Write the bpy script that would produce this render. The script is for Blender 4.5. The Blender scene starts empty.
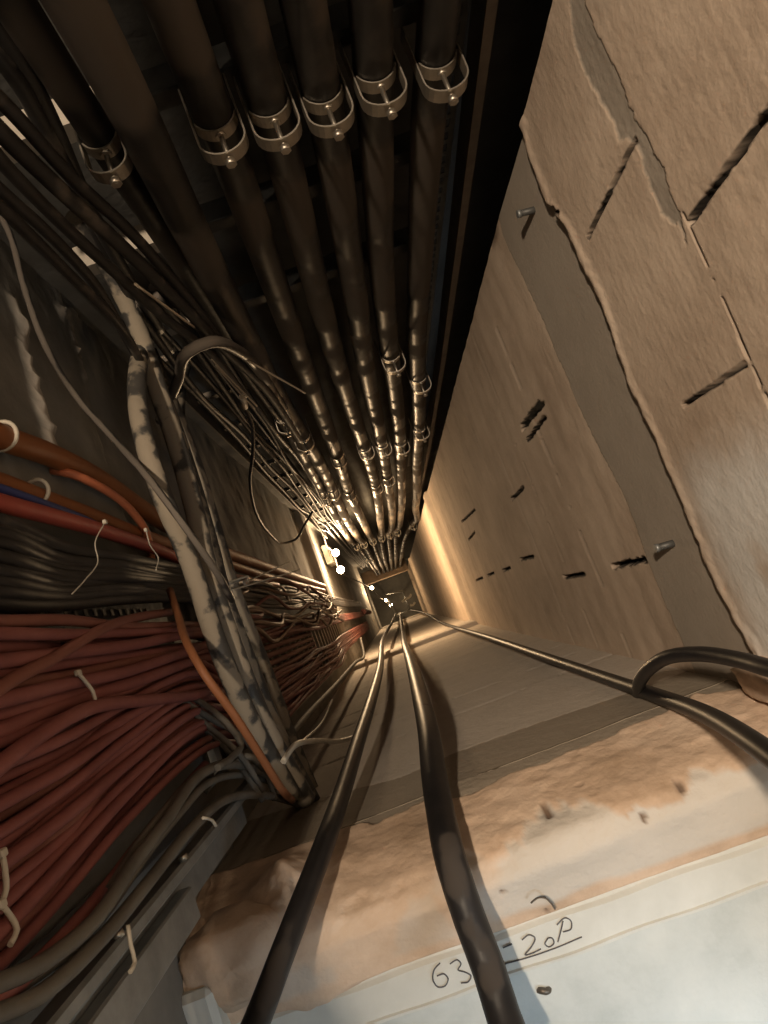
import bpy, math, random
import numpy as np
from mathutils import Vector
random.seed(7)
SC = bpy.context.scene
COL = SC.collection

# ------------------------------------------------------------------ camera
F = 720.0; CX, CY = 384.0, 512.0; VP = (397.0, 606.0); TH = math.radians(-20.5)
dn = np.array([VP[0]-CX, VP[1]-CY, F]); dn /= np.linalg.norm(dn)
e0 = np.array([math.cos(TH), math.sin(TH), 0.0])
AX = e0 - dn*(e0 @ dn); AX /= np.linalg.norm(AX)
AY = np.cross(AX, dn)
if AY[1] > 0: AY = -AY
AZ = -dn
def ray(px, py):
    r = np.array([px-CX, py-CY, F]); return np.array([r @ AX, r @ AY, r @ AZ])
def atx(px, py, v): r = ray(px, py); return tuple(r*(v/r[0]))
def aty(px, py, v): r = ray(px, py); return tuple(r*(v/r[1]))
def atz(px, py, v): r = ray(px, py); return tuple(r*(v/r[2]))

from mathutils import Matrix
cam = bpy.data.cameras.new('camera'); co = bpy.data.objects.new('camera', cam); COL.objects.link(co)
cam.sensor_fit = 'VERTICAL'; cam.sensor_height = 36.0; cam.lens = 36.0*F/1024.0
cam.clip_start = 0.01; cam.clip_end = 60
# image axes expressed in the world frame
ix = Vector((AX[0], AY[0], AZ[0])); iy = Vector((AX[1], AY[1], AZ[1])); iz = Vector((AX[2], AY[2], AZ[2]))
co.matrix_world = Matrix((( ix.x, -iy.x, -iz.x, 0), (ix.y, -iy.y, -iz.y, 0), (ix.z, -iy.z, -iz.z, 0), (0, 0, 0, 1)))
SC.camera = co

# ------------------------------------------------------------------ the shaft (metres, camera at the origin)
R, L, B, T = 0.44, -0.42, -0.286, 0.80
PY = 0.67              # axis plane of the big pipes
ZF = -0.97             # storey floor at the opening
ZB = -14.6             # bottom of the shaft

# ------------------------------------------------------------------ materials
def mat(name, cols, scale=8, rough=0.7, metal=0.0, bump=0.15, bscale=60, dust=None, dust_amt=0.5, dust_n=0.8, dust_s=16, stretch=None, spec=0.4,
        masks=(), detail=6, pos=(0.3, 0.7)):
    m = bpy.data.materials.new(name); m.use_nodes = True
    nt = m.node_tree; N = nt.nodes; K = nt.links
    bs = N['Principled BSDF']
    tc = N.new('ShaderNodeTexCoord'); mp = N.new('ShaderNodeMapping')
    K.new(tc.outputs['Object'], mp.inputs[0])
    if stretch: mp.inputs['Scale'].default_value = stretch
    nz = N.new('ShaderNodeTexNoise'); nz.inputs['Scale'].default_value = scale; nz.inputs['Detail'].default_value = detail
    nz.inputs['Roughness'].default_value = 0.65
    K.new(mp.outputs[0], nz.inputs['Vector'])
    rp = N.new('ShaderNodeValToRGB')
    rp.color_ramp.elements[0].position = pos[0]; rp.color_ramp.elements[1].position = pos[1]
    rp.color_ramp.elements[0].color = (*cols[0], 1); rp.color_ramp.elements[1].color = (*cols[-1], 1)
    for i, c in enumerate(cols[1:-1]):
        e = rp.color_ramp.elements.new(pos[0]+(pos[1]-pos[0])*(i+1)/(len(cols)-1)); e.color = (*c, 1)
    K.new(nz.outputs['Fac'], rp.inputs[0])
    out = rp.outputs[0]
    for (attr, ca, cb) in masks:
        at = N.new('ShaderNodeAttribute'); at.attribute_name = attr
        n2 = N.new('ShaderNodeTexNoise'); n2.inputs['Scale'].default_value = 14; n2.inputs['Detail'].default_value = 8
        K.new(tc.outputs['Object'], n2.inputs['Vector'])
        mc = N.new('ShaderNodeMix'); mc.data_type = 'RGBA'
        mc.inputs[6].default_value = (*ca, 1); mc.inputs[7].default_value = (*cb, 1)
        K.new(n2.outputs['Fac'], mc.inputs[0])
        mx = N.new('ShaderNodeMix'); mx.data_type = 'RGBA'
        K.new(at.outputs['Fac'], mx.inputs[0]); K.new(out, mx.inputs[6]); K.new(mc.outputs[2], mx.inputs[7])
        out = mx.outputs[2]
    if dust:
        ge = N.new('ShaderNodeNewGeometry'); sx = N.new('ShaderNodeSeparateXYZ'); K.new(ge.outputs['Normal'], sx.inputs[0])
        n3 = N.new('ShaderNodeTexNoise'); n3.inputs['Scale'].default_value = dust_s; n3.inputs['Detail'].default_value = 7
        K.new(tc.outputs['Object'], n3.inputs['Vector'])
        a = N.new('ShaderNodeMath'); a.operation = 'MULTIPLY_ADD'; a.inputs[1].default_value = dust_n; a.inputs[2].default_value = dust_amt-0.75
        K.new(sx.outputs['Z'], a.inputs[0])
        b = N.new('ShaderNodeMath'); b.operation = 'ADD'; K.new(a.outputs[0], b.inputs[0]); K.new(n3.outputs['Fac'], b.inputs[1])
        r3 = N.new('ShaderNodeValToRGB'); r3.color_ramp.elements[0].position = 0.45; r3.color_ramp.elements[1].position = 0.53
        K.new(b.outputs[0], r3.inputs[0])
        mx = N.new('ShaderNodeMix'); mx.data_type = 'RGBA'; K.new(r3.outputs[0], mx.inputs[0]); K.new(out, mx.inputs[6])
        mx.inputs[7].default_value = (*dust, 1); out = mx.outputs[2]
        rr = N.new('ShaderNodeMath'); rr.operation = 'MULTIPLY_ADD'; rr.inputs[1].default_value = 0.95-rough; rr.inputs[2].default_value = rough
        K.new(r3.outputs[0], rr.inputs[0]); K.new(rr.outputs[0], bs.inputs['Roughness'])
    else:
        bs.inputs['Roughness'].default_value = rough
    K.new(out, bs.inputs['Base Color'])
    bs.inputs['Metallic'].default_value = metal
    bs.inputs['Specular IOR Level'].default_value = spec
    if bump:
        nb = N.new('ShaderNodeTexNoise'); nb.inputs['Scale'].default_value = bscale; nb.inputs['Detail'].default_value = 5
        K.new(tc.outputs['Object'], nb.inputs['Vector'])
        bp = N.new('ShaderNodeBump'); bp.inputs['Strength'].default_value = bump; bp.inputs['Distance'].default_value = 0.004
        K.new(nb.outputs['Fac'], bp.inputs['Height']); K.new(bp.outputs[0], bs.inputs['Normal'])
    return m
def emit(name, col, s):
    m = bpy.data.materials.new(name); m.use_nodes = True; b = m.node_tree.nodes['Principled BSDF']
    b.inputs['Base Color'].default_value = (*col, 1); b.inputs['Emission Color'].default_value = (*col, 1)
    b.inputs['Emission Strength'].default_value = s; return m
M = {}
M['block'] = mat('sandy_block', [(.40,.31,.235), (.50,.40,.31), (.58,.475,.375)], 5, .9, bump=.2, bscale=150,
                 masks=(('mortar', (.28,.243,.20), (.36,.315,.26)), ('white', (.66,.65,.62), (.74,.73,.70)), ('gap', (.010,.008,.006), (.02,.016,.012))))
M['slab'] = mat('slab_plaster', [(.40,.29,.20), (.56,.42,.31), (.66,.52,.40)], 7, .9, bump=.5, bscale=90,
                masks=(('mortar', (.26,.22,.172), (.34,.295,.235)), ('white', (.47,.435,.385), (.57,.535,.485)), ('gap', (.10,.07,.05), (.2,.14,.1))))
M['concrete'] = mat('left_concrete', [(.13,.125,.11), (.20,.19,.17), (.26,.25,.22)], 4, .9, bump=.3, bscale=70, masks=(('white', (.32,.29,.25), (.45,.41,.36)),))
M['backwall'] = mat('back_concrete', [(.09,.09,.085), (.16,.16,.15)], 5, .9, bump=.3)  # dark base colour holds the shade behind pipes and tray
M['floor'] = mat('pale_floor', [(.40,.435,.43), (.48,.515,.51), (.53,.56,.55)], 9, .75, bump=.2, bscale=80)
M['strip'] = mat('white_strip', [(.47,.485,.46), (.56,.575,.55)], 12, .55, bump=.1)
M['ink'] = mat('pencil_ink', [(.06,.06,.07), (.13,.13,.14)], 300, .8, bump=0)
M['pipe'] = mat('black_pipe', [(.012,.011,.010), (.022,.020,.018), (.035,.031,.027)], 14, .42, bump=.12, bscale=40, dust=(.09,.074,.058), dust_amt=.72, dust_s=5, spec=.35)
M['cable'] = mat('black_cable', [(.012,.011,.011), (.03,.027,.025)], 20, .55, bump=.1, dust=(.10,.085,.07), dust_amt=.62, dust_n=.35, spec=.5)
M['hang'] = mat('black_hanging_cable', [(.010,.010,.011), (.022,.020,.020)], 20, .45, bump=.08, dust=(.05,.042,.036), dust_amt=.50, dust_n=.3, spec=.4)
M['dusty'] = mat('dusty_conduit', [(.025,.025,.024), (.06,.056,.05)], 14, .6, bump=.3, dust=(.21,.18,.137), dust_amt=.60, dust_n=.25, dust_s=26)
M['red'] = mat('red_cable', [(.15,.045,.040), (.21,.068,.058), (.25,.095,.082)], 6, .65, bump=.15, bscale=50)
M['redbrown'] = mat('faded_red_cable', [(.16,.055,.040), (.22,.085,.060)], 6, .7, bump=.15)
M['orange'] = mat('orange_conduit', [(.22,.075,.024), (.31,.11,.034)], 8, .5, bump=.1)
M['orange_bright'] = mat('orange_cable', [(.50,.15,.07), (.60,.21,.10)], 8, .5, bump=.1)
M['terracotta'] = mat('red_conduit', [(.34,.06,.045), (.42,.09,.06)], 8, .5, bump=.1)
M['blue'] = mat('blue_cable', [(.03,.045,.17), (.05,.07,.25)], 8, .5, bump=.1)
M['grey'] = mat('grey_cable', [(.065,.058,.047), (.11,.098,.08), (.14,.125,.10)], 10, .7, bump=.2)
M['pale'] = mat('pale_wire', [(.42,.34,.24), (.52,.43,.31)], 20, .6, bump=0)
M['dimorange'] = mat('dull_orange_sheath', [(.17,.065,.026), (.24,.095,.04)], 10, .6, bump=.1)
M['brown'] = mat('brown_cable', [(.10,.055,.03), (.20,.11,.065)], 12, .55, bump=.1)
M['galv'] = mat('galvanised_steel', [(.20,.215,.215), (.32,.335,.335)], 25, .5, metal=.6, bump=.08)
M['steel'] = mat('clamp_steel', [(.40,.36,.30), (.56,.51,.43)], 30, .42, metal=.9, bump=.05)
M['darksteel'] = mat('dull_steel', [(.07,.072,.07), (.14,.14,.135)], 16, .55, metal=.5, bump=.15)
M['wornsteel'] = mat('brownish_steel', [(.10,.085,.07), (.19,.165,.135)], 16, .5, metal=.6, bump=.15)
M['rail'] = mat('zinc_rail', [(.30,.27,.22), (.42,.38,.32)], 20, .6, metal=.25, bump=.1)
M['tie'] = mat('cable_tie', [(.40,.36,.29), (.50,.46,.38)], 20, .5, bump=0)
M['box'] = mat('box_plastic', [(.60,.57,.50), (.70,.66,.58)], 10, .5, bump=0)
M['bulb'] = emit('bulb_glow', (1.0, .74, .42), 34)

# ------------------------------------------------------------------ mesh helpers
class MB:
    def __init__(s): s.v = []; s.f = []; s.sm = []
    def add(s, v, f, smooth=True):
        o = len(s.v); s.v += [tuple(p) for p in v]; s.f += [tuple(i+o for i in q) for q in f]; s.sm += [smooth]*len(f)
    def box(s, x0, x1, y0, y1, z0, z1, bev=0.0):
        b = min(bev, (x1-x0)*.45, (y1-y0)*.45, (z1-z0)*.45)
        if b <= 0:
            v = [(x, y, z) for x in (x0, x1) for y in (y0, y1) for z in (z0, z1)]
            s.add(v, [(0,1,3,2), (4,6,7,5), (0,4,5,1), (2,3,7,6), (0,2,6,4), (1,5,7,3)], False); return
        cx, cy, cz = (x0+x1)/2, (y0+y1)/2, (z0+z1)/2; hx, hy, hz = (x1-x0)/2, (y1-y0)/2, (z1-z0)/2
        v = []; idx = {}
        for sx in (-1, 1):
            for sy in (-1, 1):
                for sz in (-1, 1):
                    for k in range(3):
                        h = [hx-b, hy-b, hz-b]; h[k] += b
                        idx[(sx, sy, sz, k)] = len(v); v.append((cx+sx*h[0], cy+sy*h[1], cz+sz*h[2]))
        f = []
        for k in range(3):
            i, j = [(1,2), (2,0), (0,1)][k]
            for sg in (-1, 1):
                q = []
                for (a, c) in ((-1,-1), (1,-1), (1,1), (-1,1)):
                    t = [0,0,0]; t[k] = sg; t[i] = a; t[j] = c; q.append(idx[(*t, k)])
                f.append(q if sg > 0 else q[::-1])
        for k in range(3):
            i, j = [(1,2), (2,0), (0,1)][k]
            for a in (-1, 1):
                for c in (-1, 1):
                    t0 = [0,0,0]; t1 = [0,0,0]; t0[k] = -1; t1[k] = 1
                    for t in (t0, t1): t[i] = a; t[j] = c
                    q = [idx[(*t0, i)], idx[(*t1, i)], idx[(*t1, j)], idx[(*t0, j)]]
                    f.append(q if a*c > 0 else q[::-1])
        for sx in (-1, 1):
            for sy in (-1, 1):
                for sz in (-1, 1):
                    q = [idx[(sx, sy, sz, k)] for k in range(3)]; f.append(q if sx*sy*sz > 0 else q[::-1])
        s.add(v, f, False)
    def tube(s, pts, r, n=10, caps=True):
        P = [Vector(p) for p in pts]; m = len(P); rr = r if hasattr(r, '__len__') else [r]*m
        tang = [((P[min(i+1, m-1)]-P[max(i-1, 0)]).normalized()) for i in range(m)]
        t = tang[0]; u = t.orthogonal().normalized(); v = []; f = []
        for i in range(m):
            q = tang[i-1].rotation_difference(tang[i]) if i else None
            if q: u = (q @ u)
            u = (u - tang[i]*u.dot(tang[i])).normalized(); w = tang[i].cross(u)
            for k in range(n):
                a = 2*math.pi*k/n; v.append(P[i]+(u*math.cos(a)+w*math.sin(a))*rr[i])
        for i in range(m-1):
            for k in range(n): f.append((i*n+k, i*n+(k+1) % n, (i+1)*n+(k+1) % n, (i+1)*n+k))
        s.add(v, f, True)
        if caps:
            o = len(s.v)-len(v); s.f.append(tuple(o+k for k in range(n))[::-1]); s.sm.append(False)
            s.f.append(tuple(o+(m-1)*n+k for k in range(n))); s.sm.append(False)
    def strip(s, prof, thick, z0, z1):
        """an open profile in the xy plane, given thickness and height: a bent steel band"""
        m = len(prof); P = [Vector((p[0], p[1])) for p in prof]; nn = []
        for i in range(m):
            d = (P[min(i+1, m-1)]-P[max(i-1, 0)]).normalized(); nn.append(Vector((-d.y, d.x)))
        v = []
        for i in range(m):
            for sg in (-.5, .5):
                q = P[i]+nn[i]*thick*sg
                v += [(q.x, q.y, z0), (q.x, q.y, z1)]
        f = []
        for i in range(m-1):
            a, b = 4*i, 4*i+4
            f += [(a, b, b+1, a+1), (a+2, a+3, b+3, b+2), (a+1, b+1, b+3, a+3), (a, a+2, b+2, b)]
        e = 4*(m-1); f += [(0, 1, 3, 2), (e, e+2, e+3, e+1)]
        s.add(v, f, False)
    def build(s, name, m, parent=None, origin=None):
        me = bpy.data.meshes.new(name)
        if parent is not None: org = wloc(parent)
        elif origin is not None: org = Vector(origin)
        else:
            a = np.array(s.v); lo = a.min(0); hi = a.max(0); org = Vector(((lo[0]+hi[0])/2, (lo[1]+hi[1])/2, lo[2]))
        me.from_pydata([(p[0]-org.x, p[1]-org.y, p[2]-org.z) for p in s.v], [], s.f)
        me.polygons.foreach_set('use_smooth', s.sm); me.materials.append(m); me.update()
        o = bpy.data.objects.new(name, me); COL.objects.link(o)
        if parent is not None: o.parent = parent
        else: o.location = org
        return o
def wloc(o):
    p = Vector(o.location)
    while o.parent: o = o.parent; p += Vector(o.location)
    return p
def tag(o, label, cat, group=None, kind=None):
    o['label'] = label; o['category'] = cat
    if group: o['group'] = group
    if kind: o['kind'] = kind
    return o
def thing(name, label, cat, loc=(0, 0, 0), group=None):
    o = bpy.data.objects.new(name, None); COL.objects.link(o); o.location = loc; o.empty_display_size = .02
    return tag(o, label, cat, group)
def dup(root, loc, label, group=None):
    r = root.copy(); COL.objects.link(r); r.location = loc; r['label'] = label
    if group: r['group'] = group
    for ch in list(root.children):
        c = ch.copy(); COL.objects.link(c); c.parent = r
        for g in ch.children:
            d = g.copy(); COL.objects.link(d); d.parent = c
    return r
def spline(pts, step=0.02, maxn=400):
    P = [Vector(p) for p in pts]
    if len(P) < 3:
        n = max(2, int((P[1]-P[0]).length/step)); return [P[0].lerp(P[1], i/n) for i in range(n+1)]
    P = [2*P[0]-P[1]]+P+[2*P[-1]-P[-2]]; out = []
    for i in range(1, len(P)-2):
        p0, p1, p2, p3 = P[i-1:i+3]; a = 0.5   # centripetal
        t0 = 0; t1 = t0+max((p1-p0).length, 1e-5)**a; t2 = t1+max((p2-p1).length, 1e-5)**a; t3 = t2+max((p3-p2).length, 1e-5)**a
        n = max(2, min(60, int((p2-p1).length/step)))
        for k in range(n):
            t = t1+(t2-t1)*k/n
            A1 = p0*((t1-t)/(t1-t0))+p1*((t-t0)/(t1-t0)); A2 = p1*((t2-t)/(t2-t1))+p2*((t-t1)/(t2-t1)); A3 = p2*((t3-t)/(t3-t2))+p3*((t-t2)/(t3-t2))
            B1 = A1*((t2-t)/(t2-t0))+A2*((t-t0)/(t2-t0)); B2 = A2*((t3-t)/(t3-t1))+A3*((t-t1)/(t3-t1))
            out.append(B1*((t2-t)/(t2-t1))+B2*((t-t1)/(t2-t1)))
    out.append(P[-2]); return out
def cable(name, pts, r, m, label, cat, group=None, n=10, step=0.02, parent=None):
    b = MB(); b.tube(spline(pts, step), r, n)
    o = b.build(name, m, parent)
    return tag(o, label, cat, group) if parent is None else o

ORD = ['first', 'second', 'third', 'fourth', 'fifth', 'sixth', 'seventh', 'eighth', 'ninth', 'tenth', 'eleventh', 'twelfth', 'thirteenth',
       'fourteenth', 'fifteenth', 'sixteenth', 'seventeenth', 'eighteenth', 'nineteenth', 'twentieth', 'twenty-first', 'twenty-second',
       'twenty-third', 'twenty-fourth', 'twenty-fifth', 'twenty-sixth', 'twenty-seventh', 'twenty-eighth']

# ------------------------------------------------------------------ numpy noise
def vnoise(u, v, seed):
    iu = np.floor(u).astype(np.int64); iv = np.floor(v).astype(np.int64); fu = u-iu; fv = v-iv
    def h(a, b):
        n = (a*374761393+b*668265263+seed*1442695041) & 0xffffffff
        n = ((n ^ (n >> 13))*1274126177) & 0xffffffff
        return ((n ^ (n >> 16)) & 0xffff)/65535.0
    fu = fu*fu*(3-2*fu); fv = fv*fv*(3-2*fv)
    return (h(iu, iv)*(1-fu)+h(iu+1, iv)*fu)*(1-fv)+(h(iu, iv+1)*(1-fu)+h(iu+1, iv+1)*fu)*fv
def fbm(u, v, seed, octv=4):
    s = 0; a = .5; t = 0
    for k in range(octv): s = s+a*vnoise(u*2**k, v*2**k, seed+k*17); t += a; a *= .5
    return s/t-.5
def inpoly(y, z, poly):
    c = np.zeros(y.shape, bool); n = len(poly)
    for i in range(n):
        (a, b), (p, q) = poly[i], poly[i-1]
        if b == q: continue
        c ^= ((b > z) != (q > z)) & (y < (p-a)*(z-b)/(q-b)+a)
    return c
def sstep(a, b, x): t = np.clip((x-a)/(b-a), 0, 1); return t*t*(3-2*t)
def segdist(y, z, a, b):
    dy, dz = b[0]-a[0], b[1]-a[1]; t = np.clip(((y-a[0])*dy+(z-a[1])*dz)/(dy*dy+dz*dz), 0, 1)
    return np.hypot(y-a[0]-t*dy, z-a[1]-t*dz)
def gridmesh(name, V, attrs, m, flip=False, kind='structure'):
    nr, nc, _ = V.shape; me = bpy.data.meshes.new(name)
    idx = np.arange(nr*nc).reshape(nr, nc)
    q = np.stack([idx[:-1, :-1], idx[:-1, 1:], idx[1:, 1:], idx[1:, :-1]], -1).reshape(-1, 4)
    if flip: q = q[:, ::-1]
    nq = len(q)
    me.vertices.add(nr*nc); me.vertices.foreach_set('co', V.reshape(-1).astype(np.float32))
    me.loops.add(nq*4); me.loops.foreach_set('vertex_index', q.reshape(-1).astype(np.int32))
    me.polygons.add(nq); me.polygons.foreach_set('loop_start', np.arange(0, nq*4, 4, dtype=np.int32))
    me.polygons.foreach_set('use_smooth', np.ones(nq, bool))
    me.update(calc_edges=True)
    for k, a in attrs.items():
        at = me.attributes.new(k, 'FLOAT', 'POINT'); at.data.foreach_set('value', a.reshape(-1).astype(np.float32))
    me.materials.append(m); me.validate()
    o = bpy.data.objects.new(name, me); COL.objects.link(o)
    if kind: o['kind'] = kind
    return o

# ------------------------------------------------------------------ right wall: blocks, ring beam, cracks
def yz(px, py): p = atx(px, py, R); return (p[1], p[2])
def right_wall():
    ys = np.concatenate([np.arange(-.75, -.33, .03), np.arange(-.33, .6301, .0028)])
    zs = np.concatenate([np.linspace(1.2, -.42, 20), np.arange(-.43, -1.40, -.0028), np.arange(-1.4, -4.62, -.010), np.linspace(-4.66, ZB, 110)])
    Z, Y = np.meshgrid(zs, ys, indexing='ij')
    bt = np.array(sorted(yz(*p) for p in [(517,109), (536,176), (547,206), (564,225), (581,259), (600,300), (615,350), (633,391), (660,450), (683,504), (705,563), (723,599), (752,650)]))
    bb = np.array(sorted(yz(*p) for p in [(491,195), (502,236), (529,296), (554,352), (574,400), (592,436), (619,490), (646,563), (683,649), (700,690)]))
    j = fbm(Y*22, Z*22, 3, 5)
    zt = np.interp(Y, bt[:, 0], bt[:, 1]) + j*.026+fbm(Y*95, Z*95, 44, 3)*.009
    zb = np.interp(Y, bb[:, 0], bb[:, 1]) + fbm(Y*12, Z*12, 9)*.02
    beam = sstep(.002, -.004, Z-zt)*sstep(-.004, .002, Z-zb)
    upper = Z > zt; lower = Z < zb
    h = fbm(Y*9, Z*9, 1)*.004+fbm(Y*60, Z*60, 2, 3)*.0010
    h = h+np.where(upper, 0.00009*np.sin(Z*2*math.pi/.0165+2*fbm(Y*5, Z*5, 30)), 0)*sstep(-.2, .25, fbm(Y*6, Z*6, 31)+.1)
    # plaster rim hanging over the beam
    rim = np.exp(-((Z-zt-.010)/.010)**2); h = h+rim*.0035*(upper)
    h = h+np.where(lower, -.004+.0006*np.sin(Z*60+3*fbm(Y*3, Z*20, 8)), 0)
    rimb = np.exp(-((Z-zb+.008)/.007)**2); h = h+rimb*.0*lower
    h = h*(1-.6*beam)-.010*beam*(.35+.65*np.clip((Z-zb)/(zt-zb+1e-6), 0, 1))
    mort = np.zeros_like(h); gap = np.zeros_like(h)
    jit = fbm(Y*45, Z*45, 5)*.018
    poly = [yz(480+a/2.667, b/2.667) for a, b in [(236,-60), (275,-60), (280,10), (330,120), (420,330), (480,440), (530,560), (552,660), (530,600), (485,575), (440,470), (415,385), (370,360), (300,230), (255,130), (238,0)]]
    pm = inpoly(Y+jit*.8, Z+jit, poly).astype(float); mort = np.maximum(mort, pm); h = h-.0015*pm
    # bed joints of the upper block courses
    for z0, ya, yb, w in ((-.742, -.4, .29, .0022), (-.485, -.4, .7, .003)):
        d = np.abs(Z-z0-fbm(Y*8, Y*0, 11)*.006); k = (d < w)*(Y > ya)*(Y < yb)*(fbm(Y*30, Z*2, 12) > -.12)
        h = h-.003*k; mort = np.maximum(mort, .6*k)
    # open perpends and other cracks, read off the wall; inner shade painted by gap mask
    def crack(a, b, w, dep, rag=.006, seed=20):
        nonlocal h, gap
        d = segdist(Y+fbm(Y*70, Z*70, seed)*rag, Z+fbm(Y*70, Z*70, seed+5)*rag, yz(*a), yz(*b))
        k = sstep(w*1.25, w*.6, d); h = h-dep*k; gap = np.maximum(gap, sstep(w*1.7, w*1.15, d))
    crack((635,141), (588,237), .0028, .012, .003); crack((690,221), (768,112), .0034, .012, .0035, 24); crack((768,112), (830,30), .0034, .012, .0035, 24)
    crack((745,364), (683,406), .0020, .015, .002)
    crack((541,201), (560,213), .003, .012, .01)
    for a, b in (((521,430), (541,404)), ((526,441), (543,418)), ((510,500), (522,488)), ((519,560), (532,557)), ((563,578), (583,575)), ((611,567), (643,560)),
                 ((502,571), (509,568)), ((487,576), (493,573)), ((461,522), (474,510)), ((475,581), (482,578)), ((468,540), (474,532))):
        crack(a, b, .0045, .02, .008, 33)
    crack((521,427), (538,404), .006, .01, .01, 36)
    # bed joints of the lower courses
    for z0 in np.arange(-1.62, ZB, -.25):
        d = np.abs(Z-z0-fbm(Y*6, Y*0+z0*7, 14)*.01); k = (d < .007)*lower*(fbm(Y*14, Z*14, 15) > -.06); h = h-.0035*k; mort = np.maximum(mort, .35*k)
    # smooth cast slab rims at the deeper storeys
    for zr in (-4.62, -11.2):
        k = sstep(zr+.015, zr-.015, Z)*sstep(zr-.33, zr-.30, Z); h = h+.022*k; mort = np.maximum(mort, .25*k)
    mort = np.maximum(mort, beam)
    # grey mortar smears on the blocks
    sm = sstep(.16, .24, fbm(Y*7, Z*7, 40, 5)); mort = np.maximum(mort, .28*sm*upper)
    tw = sstep(.10, .0, Y+.02+jit*2)*sstep(-1.05, -.95, Z+jit*2)*sstep(-.22, .02, fbm(Y*10, Z*10, 50)+.16)
    wh = tw*upper
    V = np.stack([R-h, Y, Z], -1)
    gridmesh('wall_right', V, dict(mortar=np.clip(mort, 0, 1), white=np.clip(wh, 0, 1), gap=gap), M['block'], flip=False)
right_wall()

# ------------------------------------------------------------------ front wall with the slab edge of the opening
def front_wall():
    prof = [(-.286, ZB), (-.286, -1.5), (-.286, -1.16), (-.291, -1.12), (-.312, -1.04), (-.330, -.985), (-.342, -.962), (-.362, -.951), (-.395, -.957), (-.418, -.966), (-.428, -.985)]
    # dense path along the profile
    pts = []
    zs = np.concatenate([np.linspace(ZB, -4.7, 90), np.arange(-4.66, -1.5, .012), np.arange(-1.5, -1.16, .005)])
    for z in zs: pts.append((-.286, z))
    for a, b in zip(prof[2:-1], prof[3:]):
        n = max(2, int(math.hypot(b[0]-a[0], b[1]-a[1])/.0035))
        for k in range(n): t = k/n; pts.append((a[0]+(b[0]-a[0])*t, a[1]+(b[1]-a[1])*t))
    pts.append(prof[-1]); p = np.array(pts)
    d = np.gradient(p, axis=0); d /= np.linalg.norm(d, axis=1)[:, None]; nrm = np.stack([d[:, 1], -d[:, 0]], -1)  # towards +Y / up
    xs = np.concatenate([np.arange(-.46, .50, .0045), np.arange(.50, .9, .03)])
    S, X = np.meshgrid(np.arange(len(p)), xs, indexing='ij'); Yp = p[S, 0]; Zp = p[S, 1]
    slide = sstep(-.35, -.418, Yp)*(-.0286*(X+.33))
    arc = np.concatenate([[0], np.cumsum(np.linalg.norm(np.diff(p, axis=0), axis=1))]); A = arc[S]
    def xz(px, py): q = aty(px, py, B); return (q[0], q[2])
    u = np.array(sorted(xz(*q) for q in [(250,820), (330,795), (400,777), (453,753), (582,708), (640,688)]))
    l = np.array(sorted(xz(*q) for q in [(240,868), (328,840), (400,810), (467,789), (558,753), (650,716), (735,686)]))
    j = fbm(X*16, A*16, 61, 5)
    zu = np.interp(X, u[:, 0], u[:, 1]); zl = np.interp(X, l[:, 0], l[:, 1])
    zl = np.minimum(zl+j*.05, -1.06)
    band = sstep(-.006, .004, Zp-zu+j*.01)*sstep(.004, -.004, Zp-zl)
    body = (Zp > zl)
    h = fbm(X*7, A*7, 62)*.010+fbm(X*55, A*55, 63, 4)*.003
    bodyf = sstep(-.004, .008, Zp-zl)
    fade = sstep(-.40, -.35, Yp); h = np.where(body, (h*1.2+fbm(X*5, A*9, 64)*.016)*(.25+.75*fade), h*.4)+.010*bodyf*fade-.0008*band
    low = Zp < zu
    for z0 in np.arange(-1.75, ZB, -.25):
        k = (np.abs(Zp-z0-fbm(X*6, X*0+z0, 66)*.01) < .006)*low*(fbm(X*14, A*14, 67) > -.05); h = h-.004*k
    for zr in (-4.62, -11.2):
        k = sstep(zr+.015, zr-.015, Zp)*sstep(zr-.33, zr-.30, Zp); h = h+.03*k
    # ragged brown drip line between the sandy mortar and the white plaster
    rg = np.array(sorted(atz(*q, -.957)[:2] for q in [(150,1010), (270,945), (384,895), (470,860), (534,842), (580,820), (634,807), (700,782), (768,757), (830,735)]))
    yr = np.interp(X, rg[:, 0], rg[:, 1])
    d = yr-(Yp+slide)+fbm(X*28, A*9, 70, 5)*.045
    drop = sstep(.0, .006, d)*(Zp > -1.02)
    white = drop*sstep(-.07, .0, X+fbm(X*16, A*16, 72, 5)*.16)
    white = np.maximum(white, sstep(.06, .16, fbm(X*10, A*10, 75, 5))*.55*drop)
    h = h-.004*drop
    white = np.maximum(white, .85*low+0*white)
    # brown shadow where plaster meets the strip, painted by fading out the white
    edge = sstep(-.400, -.408, Yp+j*.012); white = white*(1-edge)
    pits = np.zeros_like(h)
    for (px, py, w) in ((590,798,.008), (585,797,.006), (553,823,.007), (640,815,.006), (680,790,.008), (500,885,.005), (545,905,.004)):
        q = atz(px, py, -.965); dd = np.hypot(X-q[0], Yp-q[1]+fbm(X*80, A*80, 77)*.008); pits = np.maximum(pits, sstep(w, w*.4, dd)*(Zp > -1.02))
    h = h-.006*pits
    lump = np.exp(-(((X+.27)/.05)**2+((Zp+1.03)/.06)**2)); h = h+.03*lump*(1+fbm(X*30, A*30, 78))
    V = np.stack([X, Yp+slide+nrm[S, 0]*h, Zp+nrm[S, 1]*h], -1)
    gridmesh('wall_front', V, dict(mortar=band, white=np.clip(white, 0, 1), gap=pits), M['slab'])
front_wall()

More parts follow.
